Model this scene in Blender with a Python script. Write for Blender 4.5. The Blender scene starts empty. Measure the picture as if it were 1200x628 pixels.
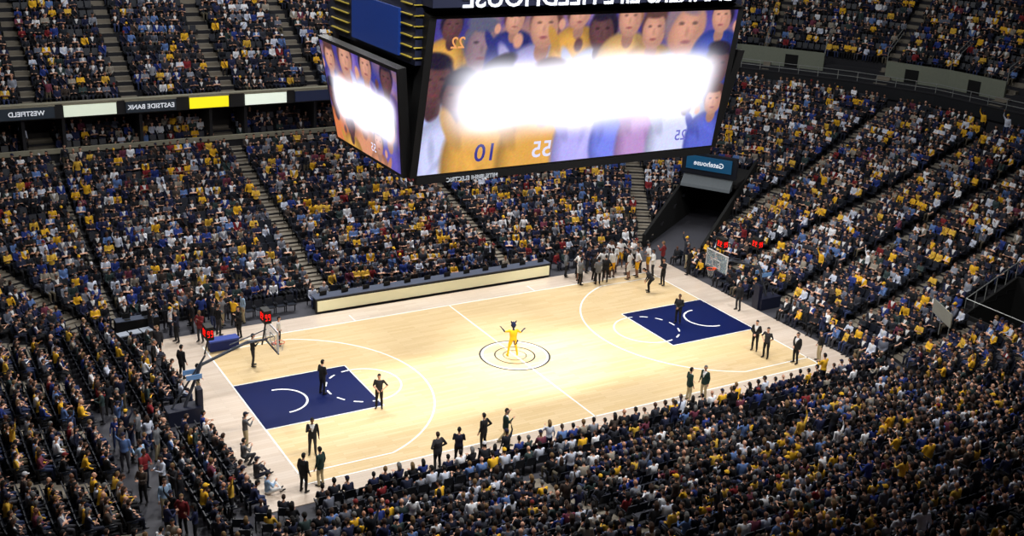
import bpy, numpy as np, math, random
from mathutils import Matrix, Vector
random.seed(7); rng=np.random.default_rng(7)
sc=bpy.context.scene
sc.view_settings.view_transform='Standard'
V=np.array
# ------------------------------------------------------------------ camera calibration from court landmarks
obs=[((-14.325,2.44,0),(273,455)),((-14.325,-2.44,0),(310,503)),((-8.53,2.44,0),(402,429)),
((8.53,2.44,0),(731,370)),((8.53,-2.44,0),(790,405)),((14.325,2.44,0),(823,352)),((14.325,-2.44,0),(880,384)),
((0,7.62,0),(525,357)),((0,-7.62,0),(699,490)),((0,0,0),(603,417))]
P=V([o[0] for o in obs],float);Q=V([o[1] for o in obs],float)
def Rm(a,b,c): return np.array(Matrix.Rotation(c,3,'Z')@Matrix.Rotation(b,3,'Y')@Matrix.Rotation(a,3,'X'))
def proj(p,X):
    c=(X-p[:3])@Rm(p[3],p[4],p[5])
    return np.stack([600+p[6]*c[:,0]/(-c[:,2]),314-p[6]*c[:,1]/(-c[:,2])],1)
p=V([-27.8206,-47.3897,24.6745,1.2246,-0.0405,-0.5111,1341.38]);prior=p.copy()
wts=V([.15,.15,.15,5,5,5,.004])
res=lambda p:np.concatenate([(proj(p,P)-Q).ravel(),(p-prior)*wts])
r=res(p);e=r@r;lam=1
for it in range(80):
    J=np.zeros((len(r),7))
    for k in range(7):
        h=1e-5*max(1,abs(p[k]));q=p.copy();q[k]+=h;J[:,k]=(res(q)-r)/h
    A=J.T@J
    dp=-np.linalg.solve(A+lam*np.diag(np.diag(A)),J.T@r)
    q=p+dp;rr=res(q);ee=rr@rr
    if ee<e: p,r,e=q,rr,ee;lam=max(lam/3,1e-9)
    else: lam=min(lam*3,1e9)
cd=bpy.data.cameras.new('camera');cam=bpy.data.objects.new('camera',cd);sc.collection.objects.link(cam)
cam.location=p[:3];cam.rotation_euler=p[3:6];cd.sensor_width=36;cd.lens=p[6]/1200*36;cd.clip_end=400
sc.camera=cam
# ------------------------------------------------------------------ helpers
MATS={}
def s2l(c): return tuple((x/12.92 if x<=.04045 else ((x+.055)/1.055)**2.4) for x in c)
def mat(name,col,rough=.7,emit=0,noise=.12,metal=0,alpha=1,nscale=6):
    if name in MATS: return MATS[name]
    m=bpy.data.materials.new(name);m.use_nodes=True;nt=m.node_tree;b=nt.nodes['Principled BSDF']
    c=s2l(col)+(1,)
    b.inputs['Roughness'].default_value=rough;b.inputs['Metallic'].default_value=metal
    if noise>0:
        n=nt.nodes.new('ShaderNodeTexNoise');n.inputs['Scale'].default_value=nscale
        tc=nt.nodes.new('ShaderNodeTexCoord');nt.links.new(tc.outputs['Object'],n.inputs['Vector'])
        mx=nt.nodes.new('ShaderNodeMix');mx.data_type='RGBA'
        mx.inputs[6].default_value=tuple(x*(1-noise) for x in c[:3])+(1,);mx.inputs[7].default_value=tuple(min(1,x*(1+noise)) for x in c[:3])+(1,)
        nt.links.new(n.outputs[0],mx.inputs[0]);nt.links.new(mx.outputs[2],b.inputs['Base Color'])
    else: b.inputs['Base Color'].default_value=c
    if emit: 
        b.inputs['Emission Color'].default_value=c;b.inputs['Emission Strength'].default_value=emit
    if alpha<1: b.inputs['Alpha'].default_value=alpha
    MATS[name]=m;return m
class MB:
    def __init__(s): s.v=[];s.f=[];s.m=[];s.mats=[]
    def mi(s,m):
        if m not in s.mats: s.mats.append(m)
        return s.mats.index(m)
    def add(s,vs,fs,m):
        o=len(s.v);s.v.extend([tuple(map(float,x)) for x in vs]);s.f.extend([tuple(int(i)+o for i in f) for f in fs])
        if isinstance(m,(list,np.ndarray)): s.m.extend(m)
        else: s.m.extend([s.mi(m)]*len(fs))
    def box(s,c,size,m,rz=0,rot=None):
        x,y,z=[a/2 for a in size]
        vs=V([(-x,-y,-z),(x,-y,-z),(x,y,-z),(-x,y,-z),(-x,-y,z),(x,-y,z),(x,y,z),(-x,y,z)])
        if rot is None: rot=np.array(Matrix.Rotation(rz,3,'Z'))
        s.add(vs@rot.T+V(c),[(0,3,2,1),(4,5,6,7),(0,1,5,4),(1,2,6,5),(2,3,7,6),(3,0,4,7)],m)
    def hexa(s,vs,m): s.add(vs,[(0,3,2,1),(4,5,6,7),(0,1,5,4),(1,2,6,5),(2,3,7,6),(3,0,4,7)],m)
    def quad(s,a,b,c,d,m): s.add([a,b,c,d],[(0,1,2,3)],m)
    def tube(s,pts,rad,m,n=8,cap=True):
        v,f=tube(pts,rad,n,cap);s.add(v,f,m)
    def ell(s,c,r,m,R=None,nu=10,nv=7):
        v,f=ellip(c,r,R,nu,nv);s.add(v,f,m)
    def obj(s,name,smooth=False,parent=None,loc=None,rz=0):
        me=bpy.data.meshes.new(name);me.from_pydata(s.v,[],s.f)
        for m in s.mats: me.materials.append(m)
        me.polygons.foreach_set('material_index',s.m)
        if smooth: me.polygons.foreach_set('use_smooth',[True]*len(s.f))
        me.update();o=bpy.data.objects.new(name,me);sc.collection.objects.link(o)
        if parent: o.parent=parent
        if loc is not None: o.location=loc
        o.rotation_euler[2]=rz
        return o
def nrm(a): return a/(np.linalg.norm(a)+1e-12)
def tube(pts,rad,n=8,cap=True):
    pts=[V(q,float) for q in pts];rad=list(rad)
    if cap:
        a=nrm(pts[0]-pts[1]);b=nrm(pts[-1]-pts[-2])
        P0=[pts[0]+a*rad[0]*.97,pts[0]+a*rad[0]*.7]+pts+[pts[-1]+b*rad[-1]*.7,pts[-1]+b*rad[-1]*.97]
        rad=[rad[0]*.25,rad[0]*.72]+rad+[rad[-1]*.72,rad[-1]*.25];pts=P0
    vs=[];ref=None;N=len(pts)
    for i in range(N):
        t=nrm(pts[min(i+1,N-1)]-pts[max(i-1,0)])
        if ref is None: ref=nrm(np.cross(t,V([0,0,1.]) if abs(t[2])<.9 else V([0,1.,0])))
        ref=nrm(ref-t*(ref@t));w=np.cross(t,ref)
        for k in range(n):
            an=2*math.pi*k/n;vs.append(pts[i]+rad[i]*(math.cos(an)*ref+math.sin(an)*w))
    fs=[(i*n+k,i*n+(k+1)%n,(i+1)*n+(k+1)%n,(i+1)*n+k) for i in range(N-1) for k in range(n)]
    fs+= [tuple(range(n))[::-1],tuple((N-1)*n+k for k in range(n))]
    return V(vs),fs
def rings(rs,n=12):
    vs=[]
    for c,u,v in rs:
        for k in range(n):
            an=2*math.pi*k/n;vs.append(c+math.cos(an)*u+math.sin(an)*v)
    N=len(rs)
    fs=[(i*n+k,i*n+(k+1)%n,(i+1)*n+(k+1)%n,(i+1)*n+k) for i in range(N-1) for k in range(n)]
    fs+= [tuple(range(n))[::-1],tuple((N-1)*n+k for k in range(n))]
    return V(vs),fs
def ellip(c,r,R=None,nu=10,nv=7):
    vs=[(0,0,-1)]
    for j in range(1,nv):
        ph=-math.pi/2+math.pi*j/nv
        for i in range(nu):
            a=2*math.pi*i/nu;vs.append((math.cos(ph)*math.cos(a),math.cos(ph)*math.sin(a),math.sin(ph)))
    vs.append((0,0,1));vs=V(vs)*V(r)
    if R is not None: vs=vs@R.T
    fs=[(0,1+(i+1)%nu,1+i) for i in range(nu)]
    for j in range(nv-2):
        for i in range(nu):
            a=1+j*nu;fs.append((a+i,a+(i+1)%nu,a+nu+(i+1)%nu,a+nu+i))
    l=len(vs)-1;a=1+(nv-2)*nu
    fs+=[(a+i,a+(i+1)%nu,l) for i in range(nu)]
    return vs+V(c),fs
# ------------------------------------------------------------------ people
ARMS={'hang':((.25,-.03,.2),(.27,.05,-.05)),'clasp':((.27,0,.2),(.05,.2,.07)),'back':((.27,-.08,.2),(.07,-.18,.0)),
'hips':((.38,-.08,.22),(.2,.06,.07)),'cross':((.25,.08,.22),(-.04,.22,.27)),'out':((.43,.05,.47),(.68,.1,.55)),
'up':((.3,.08,.7),(.26,.12,.94)),'clap':((.25,.12,.22),(.05,.34,.3)),'lap':((.24,.03,.2),(.12,.27,.1)),
'wave':((.45,.06,.42),(.62,.1,.64)),'bentout':((.42,.05,.32),(.6,.16,.42)),
'point':((.3,.25,.42),(.34,.5,.5)),'phone':((.24,.15,.25),(.12,.3,.42)),'knee':((.24,.12,.2),(.15,.36,.08)),'chin':((.2,.2,.15),(.06,.18,.42))}
def person_geo(M,arms=('hang','hang'),legs='stand',lean=0,turn=0,nod=0,hair='short',voxel=.02,jacket=False,shorts=False,
               bare=False,fem=False,fat=1.0,nf=5,head_scale=1.0,shirtV=False,faceseg=(16,11)):
    if legs=='sit': pel=V([0,-.06,.5]);
    elif legs=='crouch': pel=V([0,-.1,.45])
    elif legs=='floor': pel=V([0,-.05,.14])
    elif legs=='bend': pel=V([0,-.12,.88])
    else: pel=V([0,0,.94])
    RL=np.array(Matrix.Rotation(-lean,3,'X'))
    U=lambda q:pel+RL@V(q,float)
    w=.9 if fem else 1.0
    parts=[]
    for sgn,an in((1,arms[0]),(-1,arms[1])):
        el,wr=ARMS[an];m=lambda q:U((q[0]*sgn,q[1],q[2]))
        sh=m((.185*w,0,.475));el=m(el);wr=m(wr);D=nrm(wr-el)
        ra=.058 if jacket else .05
        parts.append(('sleeve',[sh,(sh+el)/2,el],[.068*w*fat,ra*1.02*fat,ra*.86]))
        parts.append(('fore',[el,(el*.6+wr*.4),wr-D*.01],[ra*.86,ra*.84,.034 if jacket else .028]))
        parts.append(('hand',[wr,wr+D*.045,wr+D*.085],[.026,.034,.03]))
    for sgn in(1,-1):
        hip=pel+V([.09*sgn,0,-.02])
        if legs=='sit': kn=V([.13*sgn,.38,.5]);ak=V([.12*sgn,.40,.1])
        elif legs=='crouch': kn=V([.2*sgn,.3,.5 if sgn>0 else .3]);ak=V([.16*sgn,.05,.1]) 
        elif legs=='floor': kn=V([.32*sgn,.35,.3]);ak=V([.08*sgn,.5,.08])
        elif legs=='stride': kn=V([.1*sgn,.14 if sgn>0 else 0,.5]);ak=V([.11*sgn,.2 if sgn>0 else -.28,.09 if sgn>0 else .12])
        elif legs=='wide': kn=V([.19*sgn,.05,.5]);ak=V([.26*sgn,-.02,.09])
        else: kn=V([.115*sgn,.03,.5]);ak=V([.13*sgn,-.02,.09])
        k=1.0 if shorts else 1.08
        parts.append(('thigh',[hip,(hip+kn)/2,kn],[.098*fat,.082*fat*k,.062*k]))
        parts.append(('shin',[kn,kn*.65+ak*.35,ak],[.06*k,.062*k,.042*k*(1.0 if shorts else 1.15)]))
        fd=V([.18*sgn,1,0]);fd=nrm(fd)
        if legs=='floor': fd=nrm(V([.3*sgn,.8,.35]))
        h=ak-V([0,0,.045]);parts.append(('foot',[h-fd*.04,h+fd*.08,h+fd*.17],[.046,.044,.034]))
    neck0=U((0,0,.5));neck1=U((0,.02,.61))
    parts.append(('neck',[neck0,neck1],[.058*w,.052*w]))
    g=.018 if jacket else 0
    prof=[(-.14 if jacket else -.07,.165*w+g,.115+g),(.0,.172+g,.122+g),(.13,(.138 if fem else .155)+g,.108+g),(.26,.172*w+g,(.13 if fem else .122)+g),(.38,.188*w+g,.115+g),(.46,.165*w+g,.09),(.52,.075,.065)]
    rs=[(U((0,0,z)),RL@V([a*(fat if z<.4 else 1),0,0]),RL@V([0,b*fat,0])) for z,a,b in prof]
    vs,fs=rings([(rs[0][0],rs[0][1]*.8,rs[0][2]*.8)]+rs,14)
    av=[vs];af=[tuple(f) for f in fs];off=len(vs)
    for tg,pts,rad in parts:
        v,f=tube(pts,rad,8);av.append(v);af+= [tuple(i+off for i in q) for q in f];off+=len(v)
    me=bpy.data.meshes.new('t');me.from_pydata([tuple(map(float,x)) for x in np.vstack(av)],[],af)
    ob=bpy.data.objects.new('t',me);sc.collection.objects.link(ob)
    md=ob.modifiers.new('r','REMESH');md.mode='VOXEL';md.voxel_size=voxel;md.use_smooth_shade=True
    sm=ob.modifiers.new('s','SMOOTH');sm.factor=.5;sm.iterations=2
    dg=bpy.context.evaluated_depsgraph_get();ev=ob.evaluated_get(dg);m2=ev.to_mesh()
    n=len(m2.vertices);co=np.empty(n*3);m2.vertices.foreach_get('co',co);co=co.reshape(-1,3)
    polys=[tuple(q.vertices) for q in m2.polygons]
    nn=np.empty(len(polys)*3);m2.polygons.foreach_get('normal',nn);nn=nn.reshape(-1,3)
    cc=np.empty(len(polys)*3);m2.polygons.foreach_get('center',cc);cc=cc.reshape(-1,3)
    ev.to_mesh_clear();bpy.data.objects.remove(ob);bpy.data.meshes.remove(me)
    segs=[]
    for tg,pts,rad in parts:
        for i in range(len(pts)-1): segs.append((tg,pts[i],pts[i+1],rad[i],rad[i+1]))
    segs.append(('hipz',U((-.06,0,-.08)),U((.06,0,-.08)),.12,.12))
    for x in(-.06,0,.06):
        segs.append(('torso',U((x,0,-.1 if jacket else .04)),U((x*1.2,0,.42)),.115*fat+g,.1+g))
    best=np.full(len(cc),1e9);bt=np.zeros(len(cc),int)
    for i,(tg,a,b,ra,rb) in enumerate(segs):
        ab=b-a;t=np.clip((cc-a)@ab/(ab@ab+1e-9),0,1);d=np.linalg.norm(cc-(a+t[:,None]*ab),axis=1)-(ra+(rb-ra)*t)
        if tg=='hipz' and jacket: d+=.05
        k=d<best;best[k]=d[k];bt[k]=i
    mb=MB();tm={'sleeve':'shirt','fore':'skin' if bare else 'shirt','hand':'skin','thigh':'pants','shin':'skin' if shorts else 'pants','foot':'shoes','neck':'skin','hipz':'pants','torso':'shirt'}
    for k in M: mb.mi(M[k])
    idx={k:mb.mi(M[k]) for k in M}
    ftag=[idx[tm[segs[i][0]]] for i in bt]
    if shirtV:
        L=(cc-pel)@RL
        for i in range(len(cc)):
            if segs[bt[i]][0] in('torso','neck') and (nn[i]@RL)[1]>.2 and L[i][2]>.2 and L[i][2]<.53:
                ww=.012+.1*(L[i][2]-.2)/.3
                if abs(L[i][0])<ww: ftag[i]=idx['tie'] if abs(L[i][0])<.016 and 'tie' in idx else idx['inner']
    mb.add(co,polys,ftag)
    for tg,pts,rad in parts:
        if tg!='hand': continue
        D=nrm(pts[-1]-pts[0]);sg=1 if pts[0][0]>0 else -1
        side=nrm(np.cross(D,V([0.3*sg,.2,1.])));
        if abs(D[2])>.8: side=nrm(V([0,1.,0])-D*D[1])
        pn=nrm(np.cross(side,D))
        if pn@(V([0,0,1.])-pts[0]*V([1,0,0]))>0: pn=-pn
        b=pts[-1]
        for k,(o,l) in enumerate(((-.027,.06),(-.009,.075),(.009,.082),(.027,.072))):
            q0=b+side*o*.9-D*.01;q1=q0+D*l*.5+pn*.006+side*o*.1;q2=q1+D*l*.38+pn*.022
            mb.tube([q0,q1,q2],[.0095,.0085,.007],M['skin'],nf)
        q0=pts[0]+D*.02+side*.022;q1=q0+side*.03+D*.028;q2=q1+D*.03+pn*.01+side*.006
        mb.tube([q0,q1,q2],[.012,.010,.008],M['skin'],nf)
    hc=U((0,.035,.715));RH=RL@np.array(Matrix.Rotation(turn,3,'Z')@Matrix.Rotation(-nod,3,'X'))
    if lean>.3: RH=np.array(Matrix.Rotation(turn,3,'Z')@Matrix.Rotation(-lean*.5,3,'X'))
    H=head_scale
    nu,nv=faceseg
    v,f=ellip((0,0,0),(.077,.096,.118),None,nu,nv)
    lo=np.clip(-v[:,2]/.118,0,1);v[:,0]*=1-.28*lo**1.5;v[:,1]*=np.where(v[:,1]<0,1-.25*lo,1-.05*lo)
    W=lambda q:(V(q)*H)@RH.T+hc+V([0,0,.1*(H-1)])
    mb.add(W(v),f,M['skin'])
    nose=V([(-.009,.088,.018),(.009,.088,.018),(-.017,.09,-.026),(.017,.09,-.026),(0,.094,.02),(0,.119,-.02),(0,.098,-.034)])
    mb.add(W(nose),[(0,4,5,2),(4,1,3,5),(2,5,6),(5,3,6)],M['skin'])
    for s in(-1,1):
        v,f=ellip((s*.03,.084,.012),(.013,.010,.008),None,6,4);mb.add(W(v),f,M['dark'])
        v,f=ellip((s*.079,-.005,-.005),(.012,.02,.031),None,6,5);mb.add(W(v),f,M['skin'])
        v,f=ellip((s*.031,.088,.031),(.016,.006,.004),None,6,3);mb.add(W(v),f,M['hair'])
    v,f=ellip((0,.087,-.055),(.024,.008,.007),None,6,4);mb.add(W(v),f,M['lip'])
    if hair!='bald':
        v,f=ellip((0,-.008,.012),(.087,.104,.123),None,nu,nv)
        cz=lambda q:v[list(q)].mean(0)
        kf=[q for q in f if (cz(q)[2]>.055 or (cz(q)[1]<-.0 and cz(q)[2]>-.07))]
        mb.add(W(v),kf,M['hair'])
        if hair=='long':
            v,f=rings([(V([0,-.03,.08]),V([.07,0,0]),V([0,.07,0])),(V([0,-.05,0]),V([.093,0,0]),V([0,.075,0])),(V([0,-.07,-.12]),V([.098,0,0]),V([0,.05,0])),(V([0,-.075,-.23]),V([.07,0,0]),V([0,.03,0]))],10)
            mb.add(W(v),f,M['hair'])
        if hair=='cap':
            v,f=ellip((0,-.005,.03),(.092,.108,.105),None,nu,nv)
            kf=[q for q in f if cz(q)[2]>.045]
            mb.add(W(v),kf,M['cap']);v,f=rings([(V([0,.06,.048]),V([.07,0,0]),V([0,.05,0])),(V([0,.11,.044]),V([.06,0,0]),V([0,.06,0]))],10)
            mb.add(W(v),f,M['cap'])
    return mb
SK=[(.88,.68,.57),(.78,.57,.46),(.52,.36,.28),(.34,.22,.17)]
HR=[(.06,.05,.05),(.22,.15,.11),(.45,.35,.22),(.42,.42,.42)]
COL={'black':(.05,.05,.07),'navy':(.06,.08,.17),'grey':(.42,.43,.45),'dgrey':(.16,.16,.18),'khaki':(.72,.66,.52),'green':(.05,.18,.16),'white':(.88,.88,.88),
'gold':(.95,.72,.12),'red':(.45,.1,.12),'blue':(.12,.22,.55),'lblue':(.6,.72,.85),'brown':(.3,.2,.13)}
def C(n): return mat('cloth_'+n,COL[n],.85,nscale=12)
placed=[]
def person(name,x,y,face,shirt='black',pants='black',skin=0,hr=0,z=None,h=1.0,inner='white',tie=None,**kw):
    M={'shirt':C(shirt),'pants':C(pants),'shoes':mat('shoe_black',(.04,.04,.04),.4),'skin':mat('skin_%d'%skin,SK[skin],.55),
       'hair':mat('hair_%d'%hr,HR[hr],.8),'dark':mat('eye_dark',(.05,.04,.04),.3),'lip':mat('lips_%d'%skin,tuple(c*a for c,a in zip(SK[skin],(.85,.6,.6))),.5),
       'inner':C(inner),'cap':C('navy')}
    if tie: M['tie']=C(tie)
    if z is None: z=.045 if (abs(x)<14.4 and abs(y)<7.7) else (.025 if abs(x)<16.4 and -9<y<9.2 else -.015)
    mb=person_geo(M,**kw);placed.append((x,y))
    o=mb.obj(name,True,loc=(x,y,z),rz=math.radians(face));o.scale=(h,h,h);return o
person('referee',-8.86,-2.6,150,'dgrey','black',skin=0,arms=('clasp','hips'),bare=True)
person('standing_man_in_suit',-10.7,-.1,-70,'black','black',arms=('clasp','clasp'),jacket=True,shirtV=True,tie='red')
person('standing_man_in_suit',-13.2,-5.4,160,'black','dgrey',skin=2,arms=('phone','hang'),jacket=True,shirtV=True)
person('standing_man_in_suit',-14.6,-8.1,-60,'black','black',arms=('hang','hang'),jacket=True,shirtV=True,tie='navy',fat=1.1)
person('standing_man_in_blazer',-13.8,-7.9,30,'green','khaki',arms=('hang','hang'),jacket=True,shirtV=True)
person('standing_cameraman',-12.7,4.2,-110,'black','dgrey',arms=('phone','phone'))
person('standing_man_in_suit',-6.3,-8.1,20,'black','black',arms=('hips','hang'),jacket=True,shirtV=True)
person('standing_man_in_blazer',-5.2,-8.1,-120,'green','khaki',arms=('phone','bentout'),jacket=True,shirtV=True,legs='stride')
person('standing_man_in_suit',-8.9,-8.8,10,'dgrey','black',skin=0,hr=1,arms=('hips','hips'),jacket=True,fat=1.15)
person('standing_usher',-7.9,-8.8,-30,'navy','black',skin=1,arms=('cross','cross'),fat=1.1)
person('standing_man_in_blazer',5.1,-8.1,-100,'green','khaki',skin=0,arms=('hang','clasp'),jacket=True,shirtV=True)
person('standing_man_in_blazer',5.95,-8.2,100,'green','khaki',skin=1,hr=3,arms=('hang','hang'),jacket=True,shirtV=True)
person('standing_man_in_suit',10.7,0,120,'black','black',skin=2,arms=('clasp','clasp'),jacket=True)
person('standing_man_in_suit',12.2,-4.8,120,'black','black',arms=('clasp','clasp'),jacket=True,shirtV=True)
person('referee',12.1,-5.8,110,'dgrey','black',arms=('hips','back'),bare=True)
person('standing_man_in_suit',13.1,-7.0,90,'black','black',arms=('clasp','hang'),jacket=True,shirtV=True,fat=1.1)
person('standing_usher',14.5,-7.3,70,'black','khaki',arms=('hang','hang'))
person('standing_man_in_suit',15.3,0.2,100,'black','dgrey',skin=2,arms=('hang','hang'),jacket=True)
person('bending_man',12.1,4.7,60,'dgrey','black',arms=('knee','knee'),legs='bend',lean=.7,jacket=True)
person('standing_trainer',13.6,5.3,90,'black','black',skin=1,arms=('cross','cross'))
person('standing_ball_boy',-10.7,6.1,-120,'white','navy',arms=('hang','hang'),bare=True,h=.92)
person('standing_photographer',-15.6,-3.7,-90,'grey','khaki',arms=('phone','phone'),hair='cap')
person('seated_photographer',-15.9,-7.6,-90,'lblue','white',arms=('phone','knee'),legs='floor')
person('seated_photographer',-15.9,-6.2,-80,'dgrey','navy',arms=('phone','phone'),legs='floor',hair='cap')
person('standing_usher',-16.1,1.9,-100,'black','khaki',arms=('hang','clasp'))
person('crouching_photographer',-16.0,-5.0,-80,'grey','dgrey',arms=('phone','phone'),legs='crouch')
k=0
while k<26:
    hx=8.8+rng.random()*5.6;hy=6.9+rng.random()*2.5
    if min(math.hypot(hx-a,hy-b) for a,b in placed)<.55: continue
    ang=math.degrees(math.atan2(-(11.5-hx),8.3-hy));tall=k%3==0;i=k;k+=1
    person('basketball_player' if tall else 'standing_coach',hx,hy,ang+rng.normal()*25,['white','gold','white'][i%3] if tall else random.choice(['black','dgrey','black','navy','grey','white']),
        random.choice(['gold','white']) if tall else random.choice(['black','dgrey','black']),skin=random.choice([2,3,2]) if tall else random.choice([0,1,2]),
        arms=(random.choice(['hang','hips','cross','phone']),random.choice(['hang','hips','clasp'])),shorts=tall,bare=tall,jacket=not tall,h=1.1 if tall else 1.0,voxel=.028)
for i,(hx,hy) in enumerate([(-12.2,8.0),(-13.1,8.7),(-14.2,8.2),(-15.3,8.7),(-12.6,9.8),(-11.4,9.9),(-16.6,7.2),(-17.2,5.6),(16.3,6.2),(17.3,4.8),(15.6,8.0),(17.0,7.3),(-19.6,-1.5),(-20.1,-4.2),(-19.4,-6.6),(-19.9,.9),(-16.2,4.3),(-14.2,9.7),(-19.7,-9.0),(-18.9,-11.0),(-19.2,-3.0),(-20.0,-7.6)]):
    person('standing_staff_member',hx,hy,rng.uniform(-180,180),['black','navy','dgrey','black','grey','black','red','lblue'][(i*3)%8],random.choice(['black','dgrey','khaki']),skin=i%3,hr=i%4,
        arms=(random.choice(['hang','hips','clasp']),random.choice(['hang','phone'])),voxel=.028,jacket=i%2==0)
def mascot():
    M={'shirt':mat('mascot_jersey',(.95,.72,.03),.8),'pants':mat('mascot_jersey',(1,1,1)),'shoes':mat('mascot_shoe',(.9,.75,.1),.6),'skin':mat('mascot_fur',(.04,.1,.25),.95,nscale=30),
       'hair':mat('mascot_fur',(1,1,1)),'dark':mat('eye_dark',(0,0,0)),'lip':mat('mascot_nose',(.9,.7,.1)),'inner':C('white'),'cap':C('navy')}
    mb=person_geo(M,arms=('bentout','wave'),legs='wide',bare=True,fat=1.2,head_scale=1.6,hair='bald')
    hc=V([0,.035,1.72]);f=M['skin']
    for s in(-1,1):
        v,fa=rings([(hc+V([s*.1,0,.12]),V([.05,0,0]),V([0,.02,0])),(hc+V([s*.13,0,.20]),V([.03,0,0]),V([0,.015,0])),(hc+V([s*.145,0,.25]),V([.006,0,0]),V([0,.005,0]))],8);mb.add(v,fa,f)
        mb.ell(hc+V([s*.06,.15,.06]),(.035,.02,.04),C('white'));mb.ell(hc+V([s*.06,.168,.06]),(.015,.01,.02),M['dark'])
    mb.ell(hc+V([0,.15,-.04]),(.09,.07,.06),C('gold'))
    mb.tube([(0,-.12,.9),(0,-.3,.75),(.05,-.42,.85),(.1,-.45,1.05)],[.03,.028,.026,.03],f)
    mb.obj('cat_mascot',True,loc=(-.15,0,.045),rz=math.radians(-12))
mascot()
# ------------------------------------------------------------------ crowd variants (instanced)
def rampmat(name,cols,mul,rough=.85):
    m=bpy.data.materials.new(name);m.use_nodes=True;nt=m.node_tree;b=nt.nodes['Principled BSDF'];b.inputs['Roughness'].default_value=rough
    oi=nt.nodes.new('ShaderNodeObjectInfo');mm=nt.nodes.new('ShaderNodeMath');mm.operation='MULTIPLY';mm.inputs[1].default_value=mul
    fr=nt.nodes.new('ShaderNodeMath');fr.operation='FRACT';cr=nt.nodes.new('ShaderNodeValToRGB');cr.color_ramp.interpolation='CONSTANT'
    nt.links.new(oi.outputs['Random'],mm.inputs[0]);nt.links.new(mm.outputs[0],fr.inputs[0]);nt.links.new(fr.outputs[0],cr.inputs[0]);nt.links.new(cr.outputs[0],b.inputs['Base Color'])
    tot=sum(w for w,c in cols);e=cr.color_ramp.elements;acc=0
    for i,(w,c) in enumerate(cols):
        if i==0: el=e[0]
        elif i==1: el=e[1]
        else: el=e.new(acc/tot)
        el.position=acc/tot;el.color=s2l(c)+(1,);acc+=w
    return m
shirts=[(14,(.05,.055,.09)),(5.4,(.95,.73,.15)),(12,(.07,.1,.21)),(4,(.82,.85,.92)),(7,(.17,.18,.22)),(4.5,(.13,.22,.52)),(4,(.4,.42,.48)),(1.7,(.5,.1,.13)),(3,(.28,.24,.22)),
(3.6,(.9,.72,.25)),(9,(.09,.11,.15)),(2.5,(.6,.57,.52)),(3,(.36,.48,.7)),(2.8,(.95,.96,.98)),(7,(.1,.13,.28)),(1.1,(.45,.2,.28)),(2.8,(.18,.25,.25)),(2.5,(.55,.57,.62))]
CM={'shirt':rampmat('crowd_shirt',shirts,1.0),'pants':rampmat('crowd_trousers',[(4,(.08,.1,.18)),(5,(.05,.05,.07)),(2,(.16,.21,.36)),(1.2,(.36,.33,.27)),(1,(.25,.25,.28))],7.31),
'shoes':mat('shoe_black',(0,0,0)),'skin':rampmat('crowd_skin',[(6,SK[0]),(4,SK[1]),(2,SK[2]),(1,SK[3])],13.7,.6),
'hair':rampmat('crowd_hair',[(6,HR[0]),(5,HR[1]),(1.5,HR[2]),(1.2,HR[3])],23.3),'dark':mat('eye_dark',(0,0,0)),'lip':mat('lips_0',(.73,.4,.32),.5),'inner':C('white'),
'cap':rampmat('crowd_cap',[(5,(.06,.08,.2)),(1.4,(.9,.7,.15)),(1,(.8,.8,.82)),(1,(.45,.1,.1)),(2,(.1,.1,.1))],31.1)}
vc=bpy.data.collections.new('spectator_variants')
specs=[dict(arms=('lap','lap')),dict(arms=('clap','clap'),hair='long',fem=True),dict(arms=('cross','cross'),hair='short',fat=1.15),dict(arms=('lap','chin'),hair='cap',lean=.12),
dict(arms=('knee','knee'),lean=.25),dict(arms=('phone','lap'),hair='long',fem=True,bare=True),dict(arms=('lap','lap'),hair='bald',fat=1.25),dict(arms=('clap','clap'),bare=True,hair='short'),
dict(arms=('knee','lap'),lean=.15,turn=.6,hair='short'),dict(arms=('lap','phone'),turn=-.5,hair='long',fem=True),dict(arms=('cross','cross'),turn=.2,bare=True),
dict(legs='stand',arms=('clap','clap'),hair='short'),dict(legs='stand',arms=('hang','phone'),hair='long',fem=True),dict(legs='stand',arms=('up','hang'),hair='cap')]
for i,s in enumerate(specs):
    kw=dict(legs='sit',voxel=.036,nf=4,faceseg=(12,8),shirtV=(i%5==0));kw.update(s)
    o=person_geo(CM,**kw).obj('spectator_%02d'%i,True);sc.collection.objects.unlink(o);vc.objects.link(o)
seatm=mat('seat_navy_plastic',(.055,.08,.13),.45);met=mat('dark_metal',(.1,.1,.11),.4,metal=.7)
sb=MB()
sb.hexa([(-.22,-.2,.42),(.22,-.2,.42),(.22,.2,.45),(-.22,.2,.45),(-.22,-.2,.47),(.22,-.2,.47),(.22,.2,.5),(-.22,.2,.5)],seatm)
sb.hexa([(-.22,-.26,.45),(.22,-.26,.45),(.22,-.22,.45),(-.22,-.22,.45),(-.21,-.38,.88),(.21,-.38,.88),(.21,-.34,.88),(-.21,-.34,.88)],seatm)
for s in(-1,1): sb.box((s*.25,-.08,.62),(.04,.34,.04),seatm);sb.box((s*.25,-.16,.31),(.04,.08,.62),met)
so=sb.obj('arena_seat_unit');sc.collection.objects.unlink(so)
scoll=bpy.data.collections.new('seat_unit');scoll.objects.link(so)
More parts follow.
